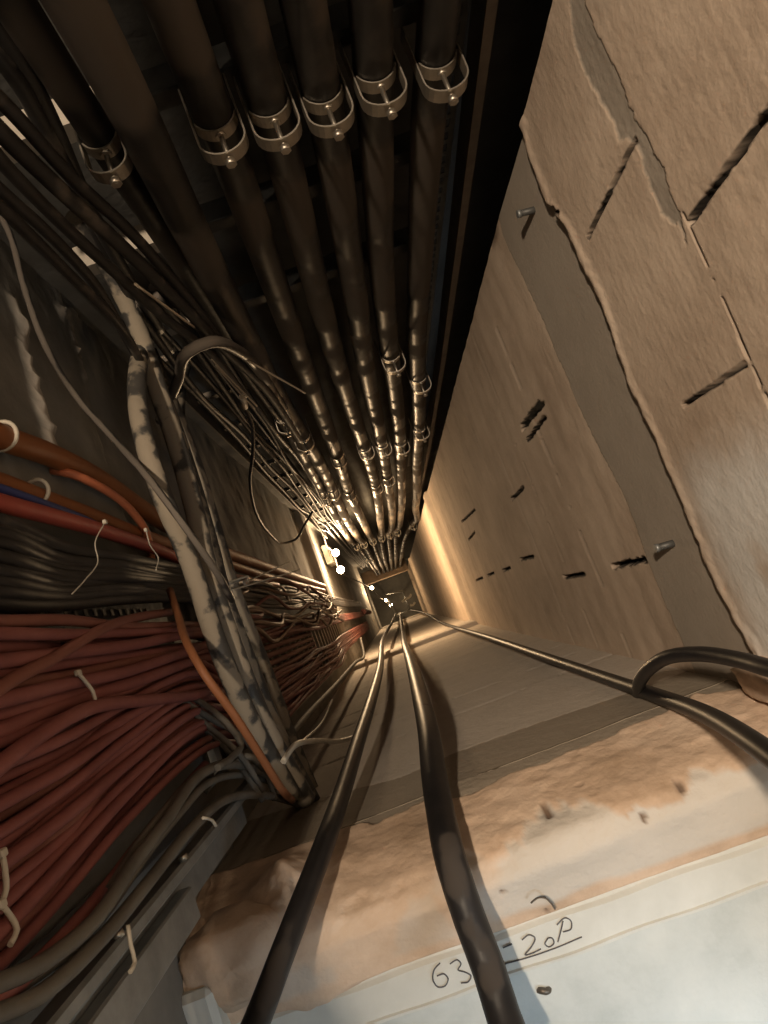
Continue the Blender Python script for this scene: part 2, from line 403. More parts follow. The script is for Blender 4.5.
# ------------------------------------------------------------------ left wall, back wall, shaft bottom
def left_wall():
    ys = np.arange(-.75, .8201, .012); zs = np.concatenate([np.linspace(1.2, -.3, 14), np.arange(-.32, -2.2, -.008), np.arange(-2.2, -5.6, -.025), np.linspace(-5.7, ZB, 70)])
    Z, Y = np.meshgrid(zs, ys, indexing='ij')
    h = fbm(Y*6, Z*6, 81)*.012+fbm(Y*40, Z*40, 82, 4)*.003
    wh = np.zeros_like(h)
    def p2(px, py): q = atx(px, py, L); return (q[1], q[2])
    for pts, w in (([(5,305), (14,330), (18,360), (27,385), (30,405), (38,430), (42,450)], .010), ([(50,312), (58,316), (90,305)], .006), ([(62,318), (70,355), (78,385)], .004), ([(20,210), (12,225)], .008)):
        for a, b in zip(pts, pts[1:]):
            d = segdist(Y+fbm(Y*60, Z*60, 83)*.02, Z+fbm(Y*60, Z*60, 84)*.02, p2(*a), p2(*b)); k = sstep(w*1.3, w*.7, d); h = h+.006*k; wh = np.maximum(wh, k)
    k0 = sstep(-.004, .004, Z-np.interp(Y, [p2(102,460)[0], p2(61,318)[0]], [p2(102,460)[1], p2(61,318)[1]])); h = h+.012*k0
    for zr in (-4.62, -11.2):
        k = sstep(zr+.02, zr-.02, Z)*sstep(zr-.33, zr-.28, Z); h = h+.035*k; wh = np.maximum(wh, .2*k)
    V = np.stack([L+h, Y, Z], -1)
    gridmesh('wall_left', V, dict(white=wh), M['concrete'], flip=True)
left_wall()
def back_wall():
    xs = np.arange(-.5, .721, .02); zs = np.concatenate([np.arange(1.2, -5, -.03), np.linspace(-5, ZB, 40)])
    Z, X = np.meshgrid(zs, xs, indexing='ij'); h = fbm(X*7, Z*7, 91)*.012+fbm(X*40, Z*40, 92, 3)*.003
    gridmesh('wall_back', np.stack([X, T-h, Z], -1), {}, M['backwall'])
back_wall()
b = MB(); b.box(-.6, .8, -.4, .95, ZB-.1, ZB); o = b.build('floor', M['backwall']); o['kind'] = 'structure'
# the short return wall beside the block wall's free edge
b = MB(); b.box(R+.03, R+.30, .625, .64, ZB, 1.2); o = b.build('trim_1', M['backwall']); o['kind'] = 'structure'
# cast slab rims on the back wall of the deeper storeys
for i, zr in enumerate((-13.5,)):
    b = MB(); b.box(-.42, .44, .56, .80, zr-.3, zr, .01); o = b.build('trim_%d' % (i+2), M['slab']); o['kind'] = 'structure'
# storey floor outside the opening and the metal strip at its edge
b = MB()
def floor_patch():
    xs = np.arange(-.6, 1.0, .02); ys = np.arange(-.44, -1.6, -.02); Y, X = np.meshgrid(ys, xs, indexing='ij')
    z = ZF-.012+fbm(X*8, Y*8, 95)*.006+fbm(X*40, Y*40, 96, 3)*.0012
    o = gridmesh('floor_landing', np.stack([X, Y, z], -1), {}, M['floor'], flip=True)
floor_patch()

strip = thing('edge_strip', 'white painted metal edge strip with handwritten pencil marks, between plaster ledge and pale floor', 'strip', (0.1, -.45, ZF))
b = MB()
sx0, sx1 = -.46, .9
def sy_top(x): return -.424-.024*(x+.33)/.67*.8
n = 60; V = []; 
prof = [(.030, -.012), (.004, -.002), (-.001, .0025), (-.040, .0035), (-.042, .0062), (-.0455, .0058), (-.046, -.016)]
for i in range(n+1):
    x = sx0+(sx1-sx0)*i/n
    for (dy, dz) in prof: V.append((x, sy_top(x)+dy+.0012*math.sin(x*37+dy*90), ZF+dz+.0006*math.sin(x*23)))
k = len(prof); Fc = []
for i in range(n):
    for q in range(k-1): Fc.append((i*k+q, (i+1)*k+q, (i+1)*k+q+1, i*k+q+1)[::-1])
b.add(V, Fc, False); b.build('profile', M['strip'], strip)
def writing(strokes, w=.0012):
    b = MB()
    for st in strokes:
        P = [Vector(atz(px, py, ZF+.0046)) for px, py in st]; b.tube(spline(P, .002), w, 5)
    return b
# 63 - 20P, copied stroke by stroke
g = writing([[(440,963), (434,970), (433,980), (438,987), (445,986), (448,979), (444,974), (437,976)],
             [(450,964), (457,960), (461,964), (458,970), (464,972), (471,976), (468,982), (461,983)],
             [(503,948), (512,944)],
             [(522,940), (529,935), (535,938), (532,946), (525,955), (533,953), (541,949)],
             [(548,938), (545,944), (549,947), (554,943), (552,938), (548,938)],
             [(558,942), (561,930), (563,921)], [(557,925), (565,918), (571,921), (571,929), (563,932)],
             [(505,964), (530,957), (556,948), (582,937)]], .0009)
g.build('handwriting', M['ink'], strip)
b = MB(); b.tube(spline([atz(px, py, zz) for px, py, zz in [(531,903,-.951), (538,898,-.946), (545,898,-.944), (551,903,-.946), (555,909,-.951)]], .002), .0012, 5); pm = b
tag(pm.build('wire_scrap', M['cable']), 'short bent black wire scrap on the plaster ledge above the writing', 'wire')

# ------------------------------------------------------------------ big black pipes along the back
zt = [.3, -.4, -.7, -1.0, -1.5, -2.0, -2.9, -3.8, -4.7, -5.4, -6.2, -6.6, -7.4, -9, -14.4]
pipes = [('A', -.145, [0, 0, 0, .004, .010, .016, .002, -.012, -.02, -.03, -.03, -.02, -.01, 0, 0], .0215, 0),
         ('B', -.092, [.005, .004, .006, -.002, -.012, -.018, -.006, -.014, -.02, -.016, -.01, 0, 0, 0, 0], .0275, -.045),
         ('C', -.004, [-.004, -.002, 0, .002, -.004, -.008, -.012, -.026, -.018, -.012, -.006, 0, 0, 0, 0], .027, 0),
         ('D', .068, [-.010, -.006, -.002, .004, .004, .010, .034, .052, .046, .036, .03, .02, .01, 0, 0], .027, 0),
         ('E', .140, [-.02, -.012, -.004, .006, .012, .014, .038, .052, .058, .060, .045, .03, .02, .02, 0], .027, 0),
         ('F', .216, [-.012, -.008, 0, 0, 0, .014, .044, .056, .056, .050, .042, .03, .02, .02, 0], .027, 0),
         ('G', .303, [-.012, -.004, .004, -.002, 0, .008, .044, .060, .075, .085, .120, .11, .06, .03, 0], .027, 0)]
PX = {}
words = ['leftmost', 'second', 'third', 'fourth', 'fifth', 'sixth', 'rightmost']
desc = ['leftmost and thinnest of the black plastic pipes along the back of the shaft', 'second black plastic pipe from the left, bulging forward without a clamp at the top',
        'third black plastic pipe from the left, dusty, clamped at the top', 'fourth and middle black plastic pipe along the back of the shaft',
        'fifth black plastic pipe from the left along the back of the shaft', 'sixth black plastic pipe from the left, bending right towards its second clamp',
        'rightmost black plastic pipe along the back, next to the perforated steel strip']
for i, (k, x0, dx, r, dy) in enumerate(pipes):
    pts = []
    for z, d in zip(zt, dx):
        y = PY+dy*(1 if z > -1.2 else max(0, 1+(z+1.2)/.9))
        bow = 0 if z > -4.5 else (-.03 if z > -6.5 else .0)
        pts.append((x0+d, y+bow, z))
    P = spline(pts, .04); PX[k] = P
    b = MB(); b.tube(P, r, 18)
    tag(b.build('conduit_pipe', M['pipe']), desc[i], 'pipe', 'black pipes along the back wall')
def pipe_at(k, z):
    P = PX[k]
    for a, c in zip(P, P[1:]):
        if a.z >= z >= c.z: return a.lerp(c, (a.z-z)/(a.z-c.z))
    return P[-1]
# clamps: U band, saddle, bolt
def clamp_proto(r):
    t = thing('pipe_clamp', '', 'clamp')
    hw = r+.0035; front = -(r+.036); w = .0115
    prof = [(-hw, .045), (-hw, front+hw*.75)]
    for q in range(1, 12): a = math.pi*q/12; prof.append((-hw*math.cos(a), front+hw*.75-hw*.75*math.sin(a)))
    prof += [(hw, front+hw*.75), (hw, .045)]
    b = MB(); b.strip(prof, .0022, -w, w); b.build('band', M['steel'], t)
    sp = []
    for q in range(13): a = math.pi*(1.12+.76*q/12); sp.append(((r+.0022)*math.cos(a), (r+.0022)*math.sin(a)))
    b = MB(); b.strip(sp, .002, -w*.9, w*.9); b.build('saddle', M['steel'], t)
    b = MB(); b.tube([(0, -r, 0), (0, front-.012, 0)], .0035, 8); b.tube([(0, front-.004, 0), (0, front-.0115, 0)], .0072, 6); b.tube([(0, -r-.001, 0), (0, -r-.006, 0)], .0075, 6)
    b.build('bolt', M['steel'], t)
    return t
protos = {}
rows = {'A': [(-.82, 'upper'), (-2.17, 'middle'), (-3.7, 'lower')], 'B': [(-2.44, 'middle'), (-3.6, 'lower')], 'C': [(-.85, 'upper'), (-2.9, 'middle'), (-3.8, 'lower')],
        'D': [(-.86, 'upper'), (-2.95, 'middle'), (-3.9, 'lower')], 'E': [(-.87, 'upper'), (-3.0, 'middle'), (-3.8, 'lower')], 'F': [(-.865, 'upper'), (-1.95, 'middle'), (-3.1, 'lower')],
        'G': [(-.88, 'upper'), (-2.25, 'middle'), (-2.95, 'lower')]}
pn = {'A': 'leftmost', 'B': 'second', 'C': 'third', 'D': 'fourth', 'E': 'fifth', 'F': 'sixth', 'G': 'rightmost'}
used = set()
for k, x0, dx, r, dy in pipes:
    if r not in protos: protos[r] = clamp_proto(r)
    for j, (z, w) in enumerate(rows[k]):
        p = pipe_at(k, z); pl = 'black pipe' if k in 'AG' else 'black pipe from the left'
        lab = '%s steel U-clamp with bolt on the %s %s' % ({'upper': 'big upper', 'middle': 'small middle', 'lower': 'tiny lower'}[w], pn[k], pl)
        if r not in used: protos[r].location = p; protos[r]['label'] = lab; protos[r]['group'] = 'pipe clamps'; used.add(r)
        else: dup(protos[r], p, lab, 'pipe clamps')
# clamps deep down by the lamps
for k, x0, dx, r, dy in pipes:
    p = pipe_at(k, -6.75)
    dup(protos[r], p, 'tiny lamp-lit clamp far down on the %s black pipe%s' % (pn[k], '' if k in 'AG' else ' from the left'), 'pipe clamps far down')
# rails behind the pipes
for z, lab in ((-.85, 'highest zinc rail behind the black pipes, near the upper clamps'), (-1.155, 'middle zinc rail behind the black pipes, its pale end showing at the left'),
               (-1.47, 'third zinc rail behind the black pipes, above the cut pale wires')):
    t = thing('strut_rail', lab, 'rail', (.03, .728, z), 'zinc rails behind the pipes')
    b = MB(); b.box(-.305, -.135, .712, .716, z-.017, z+.017); b.box(-.305, -.135, .716, .752, z+.014, z+.017); b.box(-.305, -.135, .716, .752, z-.017, z-.014); b.build('channel', M['rail'], t)
    b = MB(); b.box(-.135, .345, .712, .750, z-.017, z+.017, .002); b.build('shaded_length', M['darksteel'], t)  # rail's length behind the pipes; its shade is put in as dark steel
    b = MB(); b.box(-.16, -.15, .705, .713, z-.006, z+.006, .001); b.build('nut', M['galv'], t)
# perforated strip and long angle on the right of the pipes
b = MB(); x0, x1, y0 = .345, .385, .745
z = .2
b.box(x0, x0+.010, y0, y0+.003, -4.2, .2); b.box(x1-.010, x1, y0, y0+.003, -4.2, .2)
while z > -4.2: b.box(x0+.010, x1-.010, y0, y0+.003, z-.012, z); z -= .034
tag(b.build('perforated_strip', M['galv']), 'perforated galvanised strip standing right of the rightmost black pipe', 'strip')
b = MB()
V = []; zz = [.3, -.8, -1.4, -2.2, -3.4, -5.2]; xx = [.372, .384, .397, .412, .425, .43]
for x, z in zip(xx, zz): V += [(x, .672, z), (x+.004, .672, z), (x+.004, .74, z), (x, .74, z), (x-.012, .672, z), (x-.012, .676, z), (x, .676, z)]
Fc = []
for i in range(len(zz)-1):
    for ring in ((0, 1, 2, 3), (4, 0, 6, 5)):
        for q in range(4): a, c = ring[q], ring[(q+1) % 4]; Fc.append((7*i+a, 7*i+c, 7*i+7+c, 7*i+7+a))
b.add(V, Fc, False); tag(b.build('steel_angle', M['wornsteel']), 'long upright steel angle between the black pipes and the block wall', 'angle')

# ladder tray at the left of the pipes
t = thing('cable_ladder', 'narrow cable ladder left of the black pipes with a bright outer edge', 'ladder', (-.25, .68, -5.2))
b = MB(); b.box(-.312, -.308, .64, .70, -5.3, -1.35); b.build('side_rail', M['wornsteel'], t)
b = MB(); b.box(-.205, -.201, .66, .70, -5.3, -1.35); b.build('side_rail', M['darksteel'], t)
z = -1.55
while z > -5.2:
    b = MB(); b.box(-.308, -.205, .685, .70, z-.012, z+.012); b.build('rung', M['wornsteel'], t); z -= .3
# cables on that ladder
lw = ['outermost', 'second', 'third', 'fourth', 'fifth', 'innermost']
for i in range(6):
    x = -.285+.022*i; pts = []
    for q, z in enumerate((-1.2, -1.7, -2.2, -2.7, -3.2, -3.7, -4.2, -4.7, -5.2, -7, -10)):
        pts.append((x+random.uniform(-.014, .014), .662+random.uniform(-.02, .012), z))
    cable('ladder_cable', pts, .0065+.0015*(i % 2), M['cable'], '%s thin wavy black cable on the narrow ladder left of the pipes' % lw[i], 'cable', 'thin cables on the pipe ladder', 8, .04)

# ------------------------------------------------------------------ left: conduits and trays
t = thing('orange_conduit', 'thick dark orange conduit held by a white ring clip on the left wall', 'conduit', (-.37, .35, -1.6))
pts = [(-.385, .37, 2.2), (-.385, .37, 0.2), atx(-60,410,-.385), atx(0,437,-.382), atx(50,455,-.382), atx(100,480,-.384), atx(150,514,-.383), (-.383, .30, -1.65), (-.385, .29, -2.4), (-.385, .28, -3.4), (-.385, .27, -4.5)]
cable('tube', pts, [.0145]*0 or .0165, M['orange'], '', '', parent=t, n=14)
def ring(name, c, d, r, th, parent, m):
    c = Vector(c); d = Vector(d).normalized(); u = d.orthogonal().normalized(); w = d.cross(u); P = [c+(u*math.cos(a)+w*math.sin(a))*r for a in [2*math.pi*q/20 for q in range(21)]]
    b = MB(); b.tube(P, th, 6, False); return b.build(name, m, parent)
ring('ring_clip', atx(2,436,-.382), (0, -.1, -1), .0185, .003, t, M['tie'])
t = thing('orange_conduit', 'thinner orange conduit with white clip below the thick orange conduit', 'conduit', (-.37, .3, -1.6))
pts = [(-.385, .303, 2.2), (-.385, .303, 0.2), atx(-60,465,-.385), atx(0,483,-.385), atx(30,494,-.385), atx(80,512,-.385), atx(140,535,-.383), (-.383, .268, -1.6), (-.385, .25, -2.4), (-.386, .24, -4.4)]
cable('tube', pts, .0125, M['orange'], '', '', parent=t, n=14)
ring('ring_clip', atx(36,492,-.383), (0, -.1, -1), .0165, .0028, t, M['tie'])
cable('blue_cable', [(-.365, .285, 2.2), (-.365, .285, .2), atx(-60,470,-.365), atx(0,489,-.365), atx(40,503,-.366), atx(85,520,-.37), atx(125,540,-.376), (-.385, .24, -1.7)], .006, M['blue'], 'blue cable lying between the orange and the red conduit on the left', 'cable')
cable('red_conduit', [(-.355, .262, 2.2), (-.355, .262, .2), atx(-60,485,-.355), atx(0,503,-.355), atx(50,516,-.358), atx(100,530,-.362), atx(145,545,-.366), (-.375, .222, -1.7), (-.38, .22, -2.6)], .0105, M['terracotta'], 'smooth red conduit just below the blue cable', 'conduit')
cable('orange_cable', [atx(52,470,-.40), atx(72,474,-.375), atx(100,487,-.362), atx(120,500,-.36), atx(135,515,-.362), atx(146,532,-.366), atx(152,560,-.38)], .0068, M['orange_bright'], 'short bright orange cable arching out below the thick orange conduit', 'cable')

# black bundle on the upper left tray
bw = ['topmost', 'second', 'third', 'fourth', 'fifth', 'sixth', 'seventh', 'eighth', 'ninth', 'tenth', 'eleventh', 'lowest']
for i in range(12):
    f = i/11; y0 = 522+80*f
    p = atx(-70, y0-12+4*random.random(), -.345)
    pts = [(p[0], p[1], 2.2), (p[0], p[1], .1), p, atx(0, y0+random.uniform(-3, 3), -.345+.012*random.random()), atx(60, 545+60*f+random.uniform(-3, 3), -.35), atx(120, 558+42*f, -.352+.01*random.random()), atx(175, 570+30*f+random.uniform(-3, 3), -.355),
           (-.35+.012*random.random(), .19-.055*f, -1.5), (-.34+.02*random.random(), .19-.07*f+random.uniform(-.02, .02), -2.0), (-.34, .18-.07*f+random.uniform(-.025, .025), -2.5), (-.35, .19-.06*f+random.uniform(-.02, .02), -3.2), (-.36, .19-.05*f, -4.4), (-.37, .18-.05*f, -8)]
    cable('tray_cable', pts, random.uniform(.0062, .0085), M['cable'], '%s black cable of the dark bundle above the red cables' % (bw[i] if i in (0, 11) else bw[i]+' uppermost'), 'cable', 'black cables of the dark bundle', 8, .02)
# loosely tangled brown cables further down on the left tray
for i in range(9):
    pts = []
    y = .18-.016*i
    for q in range(11):
        z = -1.35-.28*q; pts.append((-.325+random.uniform(-.02, .025), y+random.uniform(-.028, .028), z))
    cable('tangled_cable', pts, random.uniform(.004, .0065), M['brown'] if i % 3 else M['redbrown'], '%s thin brown cable in the loose tangle beyond the grey bundle' % (bw[i] if i else 'topmost'), 'cable', 'tangled brown cables beyond the grey bundle', 7, .02)

# tray behind the red cables: back plate with rungs
t = thing('cable_tray', 'wide perforated steel cable tray behind the red cables', 'tray', (-.39, 0, -4.5))
b = MB(); b.box(-.398, -.395, .085, .165, -1.3, 2.2)
b.build('plate', M['darksteel'], t)
b = MB()
for q in range(26): b.box(-.3955, -.3925, .130, .142, -.45-.03*q-.010, -.45-.03*q, .001)
b.build('slot_row', M['wornsteel'], t)
b = MB(); b.box(-.400, -.396, -.19, -.165, -4.5, 2.2); b.box(-.400, -.396, .07, .085, -4.5, -1.3); b.build('side_rail', M['wornsteel'], t)
z = -1.3
while z > -4.5:
    b = MB(); b.box(-.396, -.384, -.165, .07, z-.016, z+.016); b.build('rung', M['rail'], t); z -= .13
pts = [atx(58,600,-.39), atx(62,612,-.372), atx(66,624,-.36)]
cable('tray_stub', [atx(52,602,-.39), atx(55,612,-.375), atx(57,625,-.352)], .0085, M['galv'], 'short galvanised stub poking out above the red cables', 'stub', n=12)

# red cables
NR = 28
edge0 = [(-.33, .115, -.63), (-.33, -.135, -.51)]
for i in range(NR):
    f = i/(NR-1)
    y0 = 620+345*f**.95                                       # where it leaves the frame at the left
    y1 = 626+118*f
    xx = 190+22*f+random.uniform(-10, 8)
    lay = -.330+.008*math.sin(i*2.4)+(.004 if i < 8 else 0)
    r = random.uniform(.0060, .0076) if i < 9 else random.uniform(.0048, .0060)
    jj = lambda a: random.uniform(-a, a)
    sag = 4*math.sin(math.pi*f)
    p = atx(-90, y0+(y0-y1)*.42+jj(3), lay)
    pts = [(p[0], p[1], 2.2), (p[0], p[1], .1), p, atx(0, y0+jj(3), lay), atx(65, y0+(y1-y0)*.34+jj(3)+sag*.4, lay+jj(.006)), atx(125, y0+(y1-y0)*.66+jj(3), lay+jj(.006)), atx(xx, y1+jj(4), lay-.004)]
    up = i < 9
    yl = .085-.055*i/9 if up else -.055-.10*(i-9)/(NR-10)
    for z in (-1.5, -1.9, -2.4, -2.9, -3.4):
        pts.append((-.352+jj(.012), yl+jj(.010), z))
    pts += [(-.365, yl*.9, -4.2), (-.37, yl*.8, -8)]
    cable('red_cable', pts, r, M['red'] if i % 5 else M['redbrown'], ('topmost' if i == 0 else 'lowest' if i == NR-1 else ORD[i]+' from the top')+' red cable of the thick bundle on the left tray' , 'cable', 'red cables on the left tray', 9, .02)
# a second layer fills in behind
for i in range(9):
    f = (i+.5)/9; y0 = 625+335*f; y1 = 628+115*f
    p = atx(-90, y0+(y0-y1)*.42, -.362)
    pts = [(p[0], p[1], 2.2), (p[0], p[1], .1), p, atx(0, y0, -.362), atx(100, (y0+y1)/2, -.362), atx(190, y1, -.365), (-.372, .06-.2*f, -1.6), (-.375, .05-.19*f, -3)]
    cable('red_cable', pts, .0085, M['redbrown'], '%s dark red cable of the back layer, under the front red cables' % (ORD[i]+' uppermost' if i else 'uppermost'), 'cable', 'red cables of the back layer', 8, .03)
# red cables that stray across the bundle
cable('red_cable', [atx(-40,730,-.318), atx(0,688,-.316), atx(50,660,-.316), atx(100,630,-.318), atx(135,618,-.33), atx(170,612,-.34)], .0062, M['redbrown'], 'red cable crossing diagonally over the top of the red bundle', 'cable')
cable('red_cable', [atx(-40,800,-.316), atx(0,765,-.315), atx(40,735,-.315), atx(90,708,-.314), atx(150,700,-.318), atx(205,693,-.325), atx(215,685,-.34)], .0072, M['red'], 'red cable swinging up past the white tie in mid bundle', 'cable')
cable('red_cable', [atx(-20,1010,-.30), atx(30,972,-.305), atx(75,925,-.31), atx(105,890,-.312), atx(135,850,-.315), atx(175,800,-.32), atx(205,765,-.33)], .0062, M['red'], 'lone red cable below the bundle, next to the grey cables', 'cable')
# orange cable in front of the grey bundle
cable('orange_cable', [atx(170,590,-.33), atx(178,615,-.315), atx(188,645,-.28), atx(205,675,-.262), atx(232,712,-.25), atx(258,752,-.246), atx(280,787,-.25), atx(292,800,-.27)], .0058, M['dimorange'], 'orange cable running along the front of the dusty grey bundle', 'cable')

# ------------------------------------------------------------------ dusty grey bundle crossing the left side
gb = [([(75,215), (110,270), (140,335), (158,390), (178,450), (197,520), (208,570), (234,650), (262,720), (306,800)], .0165, -.262, 'main'),
      ([(100,250), (130,310), (152,370), (172,420), (192,480), (212,550), (222,590), (248,660), (276,730), (314,803)], .0150, -.277, 'second'),
      ([(140,350), (137,390), (142,430), (160,490), (190,562), (216,640), (245,710), (292,795)], .0155, -.272, 'left'),
      ([(150,350), (175,410), (198,470), (219,540), (234,590), (264,665), (292,740), (319,805)], .0135, -.292, 'right'),
      ([(196,345), (184,380), (182,430), (198,500), (216,560), (244,640), (276,720), (312,798)], .0105, -.308, 'hooked')]
lb = ['thickest dusty grey conduit, along the front of the diagonal bundle', 'second dusty grey conduit, just right of the thickest one in the diagonal bundle', 'dusty grey conduit on the left flank of the diagonal bundle, bowed at the top',
      'rightmost dusty grey conduit of the diagonal bundle, on the side towards the lamps', 'thin dusty conduit with a hooked upper end in the diagonal bundle']
for (pp, r, x, w), lab in zip(gb, lb):
    cable('grey_conduit', [atx(px, py, x) for px, py in pp], r, M['dusty'], lab, 'conduit', 'dusty conduits of the diagonal bundle', 14, .02)
# tie straps around the bundle
def band(name, lab, c, d, a1, a2, r1, r2, th, tails=()):
    t = thing(name, lab, 'cable tie', c, 'pale cable ties'); c = Vector(c); a1 = Vector(a1).normalized(); a2 = Vector(a2).normalized()
    P = [c+a1*r1*math.cos(q)+a2*r2*math.sin(q) for q in [2*math.pi*k/28 for k in range(29)]]
    b = MB(); b.tube(P, th, 6, False); b.build('loop', M['tie'], t)
    for (p, q) in tails:
        b = MB(); b.tube(spline([p, (Vector(p)+Vector(q))/2+Vector((.004, 0, .004)), q], .01), th*.8, 5); b.build('tail', M['tie'], t)
    h = Vector(tails[0][0]) if tails else c+a1*r1
    b = MB(); b.box(h.x-.005, h.x+.005, h.y-.005, h.y+.005, h.z-.005, h.z+.005, .001); b.build('lock', M['tie'], t)
    return t
band('cable_tie', 'pale cable tie around the diagonal bundle, its two tails sticking out right', atx(224,585,-.285), 0, Vector(atx(250,585,-.285))-Vector(atx(224,592,-.285)), (1, 0, 0), .052, .045, .0022,
     [(atx(246,582,-.25), atx(290,562,-.24)), (atx(232,590,-.25), atx(300,570,-.22))])
t = thing('cable_tie', 'wide pale strap tied at the lower right of the diagonal bundle', 'cable tie', atx(300,745,-.24), 'pale cable ties')
b = MB(); b.tube(spline([atx(283,762,-.25), atx(292,748,-.235), atx(312,741,-.225), atx(340,741,-.21), atx(364,733,-.20)], .008), [.0055]*0 or .005, 6); b.build('strap', M['tie'], t)
b = MB(); b.tube(spline([atx(292,748,-.235), atx(306,738,-.23), atx(322,722,-.22), atx(332,700,-.21)], .008), .0022, 5); b.build('tail', M['tie'], t)
# ties on red and black bundles
def arc(name, lab, pp, x, r=.0022):
    t = thing(name, lab, 'cable tie', atx(*pp[-1], x), 'pale cable ties')
    b = MB(); b.tube(spline([atx(px, py, x) for px, py in pp], .006), r, 6); b.build('loop', M['tie'], t)
    p = atx(*pp[0], x); b = MB(); b.box(p[0]-.0025, p[0]+.0025, p[1]-.003, p[1]+.003, p[2]-.004, p[2]+.004, .001); b.build('lock', M['tie'], t)
arc('cable_tie', 'pale cable tie curling over the middle of the red bundle', [(78,673), (84,680), (93,692), (95,704), (88,714), (76,717)], -.312)
arc('cable_tie', 'upper pale cable tie on the red cables at the left picture edge', [(2,853), (5,870), (6,890), (1,904)], -.315)
arc('cable_tie', 'lower pale cable tie on the red cables at the left picture edge', [(1,904), (12,918), (17,930), (10,945)], -.315)
arc('cable_tie', 'knotted pale tie around the black bundle on the left', [(105,522), (95,545), (98,560), (85,580), (72,594)], -.325, .0008)
arc('cable_tie', 'thin tie standing up where the black bundle meets the grey conduits', [(146,530), (150,545), (158,557), (156,570)], -.325, .0010)

# ------------------------------------------------------------------ grey cables at the lower left
gc = [[(-30,1015), (20,985), (70,950), (110,905), (145,855), (180,812), (205,785), (235,775), (270,782), (300,800)], [(-30,1000), (40,965), (95,920), (130,868), (165,822), (200,775), (240,765), (285,785), (310,802)],
      [(110,890), (140,842), (170,805), (205,770), (250,762), (290,788)], [(-40,1035), (40,995), (100,940), (150,880), (190,830), (225,800), (262,795), (305,806)]]
for i, pp in enumerate(gc):
    q = atx(*pp[0], -.305+.010*(i % 2)); up = [] if i == 2 else [(q[0]-.01, q[1]-.01, 2.2), (q[0], q[1], .1)]
    cable('grey_cable', up+[atx(px, py, -.305+.010*(i % 2)) for px, py in pp], .0050+.001*(i % 2), M['grey'], ['grey cable sweeping from the lower left corner up to the bundle foot', 'second grey cable from the lower left corner, beside the red one', 'short grey cable bending into the foot of the diagonal bundle', 'lowest grey cable, lying along the galvanised rail'][i], 'cable', 'grey cables at the lower left', 9)
fan = [[(165,690), (205,715), (245,740), (268,775), (275,800)], [(175,700), (210,728), (240,755), (262,790)], [(205,690), (235,712), (262,742), (280,790)], [(195,720), (225,748), (250,780), (262,800)], [(178,688), (200,702), (226,722), (241,744), (232,757), (217,768)],
       [(205,792), (222,772), (246,756), (262,768)]]
fl = ['topmost', 'second', 'third', 'fourth', 'fifth', 'lowest']
for i, pp in enumerate(fan):
    cable('grey_cable', [atx(px, py, (-.345 if q == 0 else -.32 if q == 1 else -.292+.006*(i % 3))) for q, (px, py) in enumerate(pp)], .0048, M['grey'], '%s%s of the short grey cables fanning from red bundle to conduit foot' % (fl[i], '' if i in (0, 5) else ' from the top'), 'cable', 'short grey cables at the bundle foot', 8)
# galvanised tray rail
t = thing('tray_rail', 'galvanised channel rail at the lower left corner', 'rail', (-.31, -.18, -1.2))
b = MB(); xa, ya = -.325, -.172
b.box(xa, xa+.022, ya-.014, ya, -1.2, 2.2, .003); b.build('channel', M['galv'], t)
b = MB(); b.box(xa-.012, xa+.004, ya-.05, ya-.014, -1.12, 2.2); b.build('web', M['galv'], t)
b = MB(); b.box(xa+.004, xa+.020, ya-.06, ya-.026, -.80, 2.2, .002); b.build('flange', M['galv'], t)
for z in (-.62, -.8):
    b = MB(); b.tube([(xa+.02, ya+.0005, z), (xa+.02, ya+.006, z)], .005, 6); b.build('bolt', M['steel'], t)
for pp, lab in (([(128,925), (131,945), (135,962), (130,972)], 'thin pale tie end hanging beside the galvanised rail'), ([(203,818), (212,820), (216,826)], 'thin pale tie end near the foot of the grey cables')):
    cable('tie_end', [atx(px, py, -.275) for px, py in pp], .0018, M['tie'], lab, 'tie', n=5)

b = MB(); p = atz(543, 990, -.981); b.tube(spline([(p[0]-.006, p[1], p[2]-.004), (p[0]-.002, p[1]+.002, p[2]+.004), (p[0]+.004, p[1]-.001, p[2]+.004), (p[0]+.008, p[1]-.002, p[2]-.003)], .002), [.0045]*0 or .0042, 7)
tag(b.build('debris_bit', M['wornsteel']), 'small dark bit of debris on the pale floor below the writing', 'debris')
# rough plaster lumps at the left end of the ledge
def lump(name, c, s, m, lab, cat, seed):
    b = MB(); nu, nv = 22, 14; V = []; Fc = []
    for i in range(nv+1):
        for j in range(nu):
            th = math.pi*i/nv; ph = 2*math.pi*j/nu; d = Vector((math.sin(th)*math.cos(ph), math.sin(th)*math.sin(ph), math.cos(th)))
            k = 1+.5*float(fbm(np.array([2.2*d.x+5]), np.array([2.2*d.y+3*d.z+7]), seed)[0])+.25*float(fbm(np.array([7*d.x+5]), np.array([7*d.y+9*d.z+7]), seed+3)[0])
            e = [math.copysign(abs(q)**.7, q) for q in d]; V.append((c[0]+e[0]*s[0]*k, c[1]+e[1]*s[1]*k, c[2]+e[2]*s[2]*k))
    for i in range(nv):
        for j in range(nu): Fc.append((i*nu+j, (i+1)*nu+j, (i+1)*nu+(j+1) % nu, i*nu+(j+1) % nu))
    b.add(V, Fc, True); o = b.build(name, m); return tag(o, lab, cat)
lump('plaster_lump', (-.345, -.345, -.985), (.07, .05, .045), M['slab'], 'rough plaster lump on the ledge beside the left tray rail', 'plaster', 5)
lump('plaster_chunk', (.445, -.268, -1.0), (.035, .03, .07), M['slab'], 'broken plaster corner where ledge and block wall meet at right', 'plaster', 9)
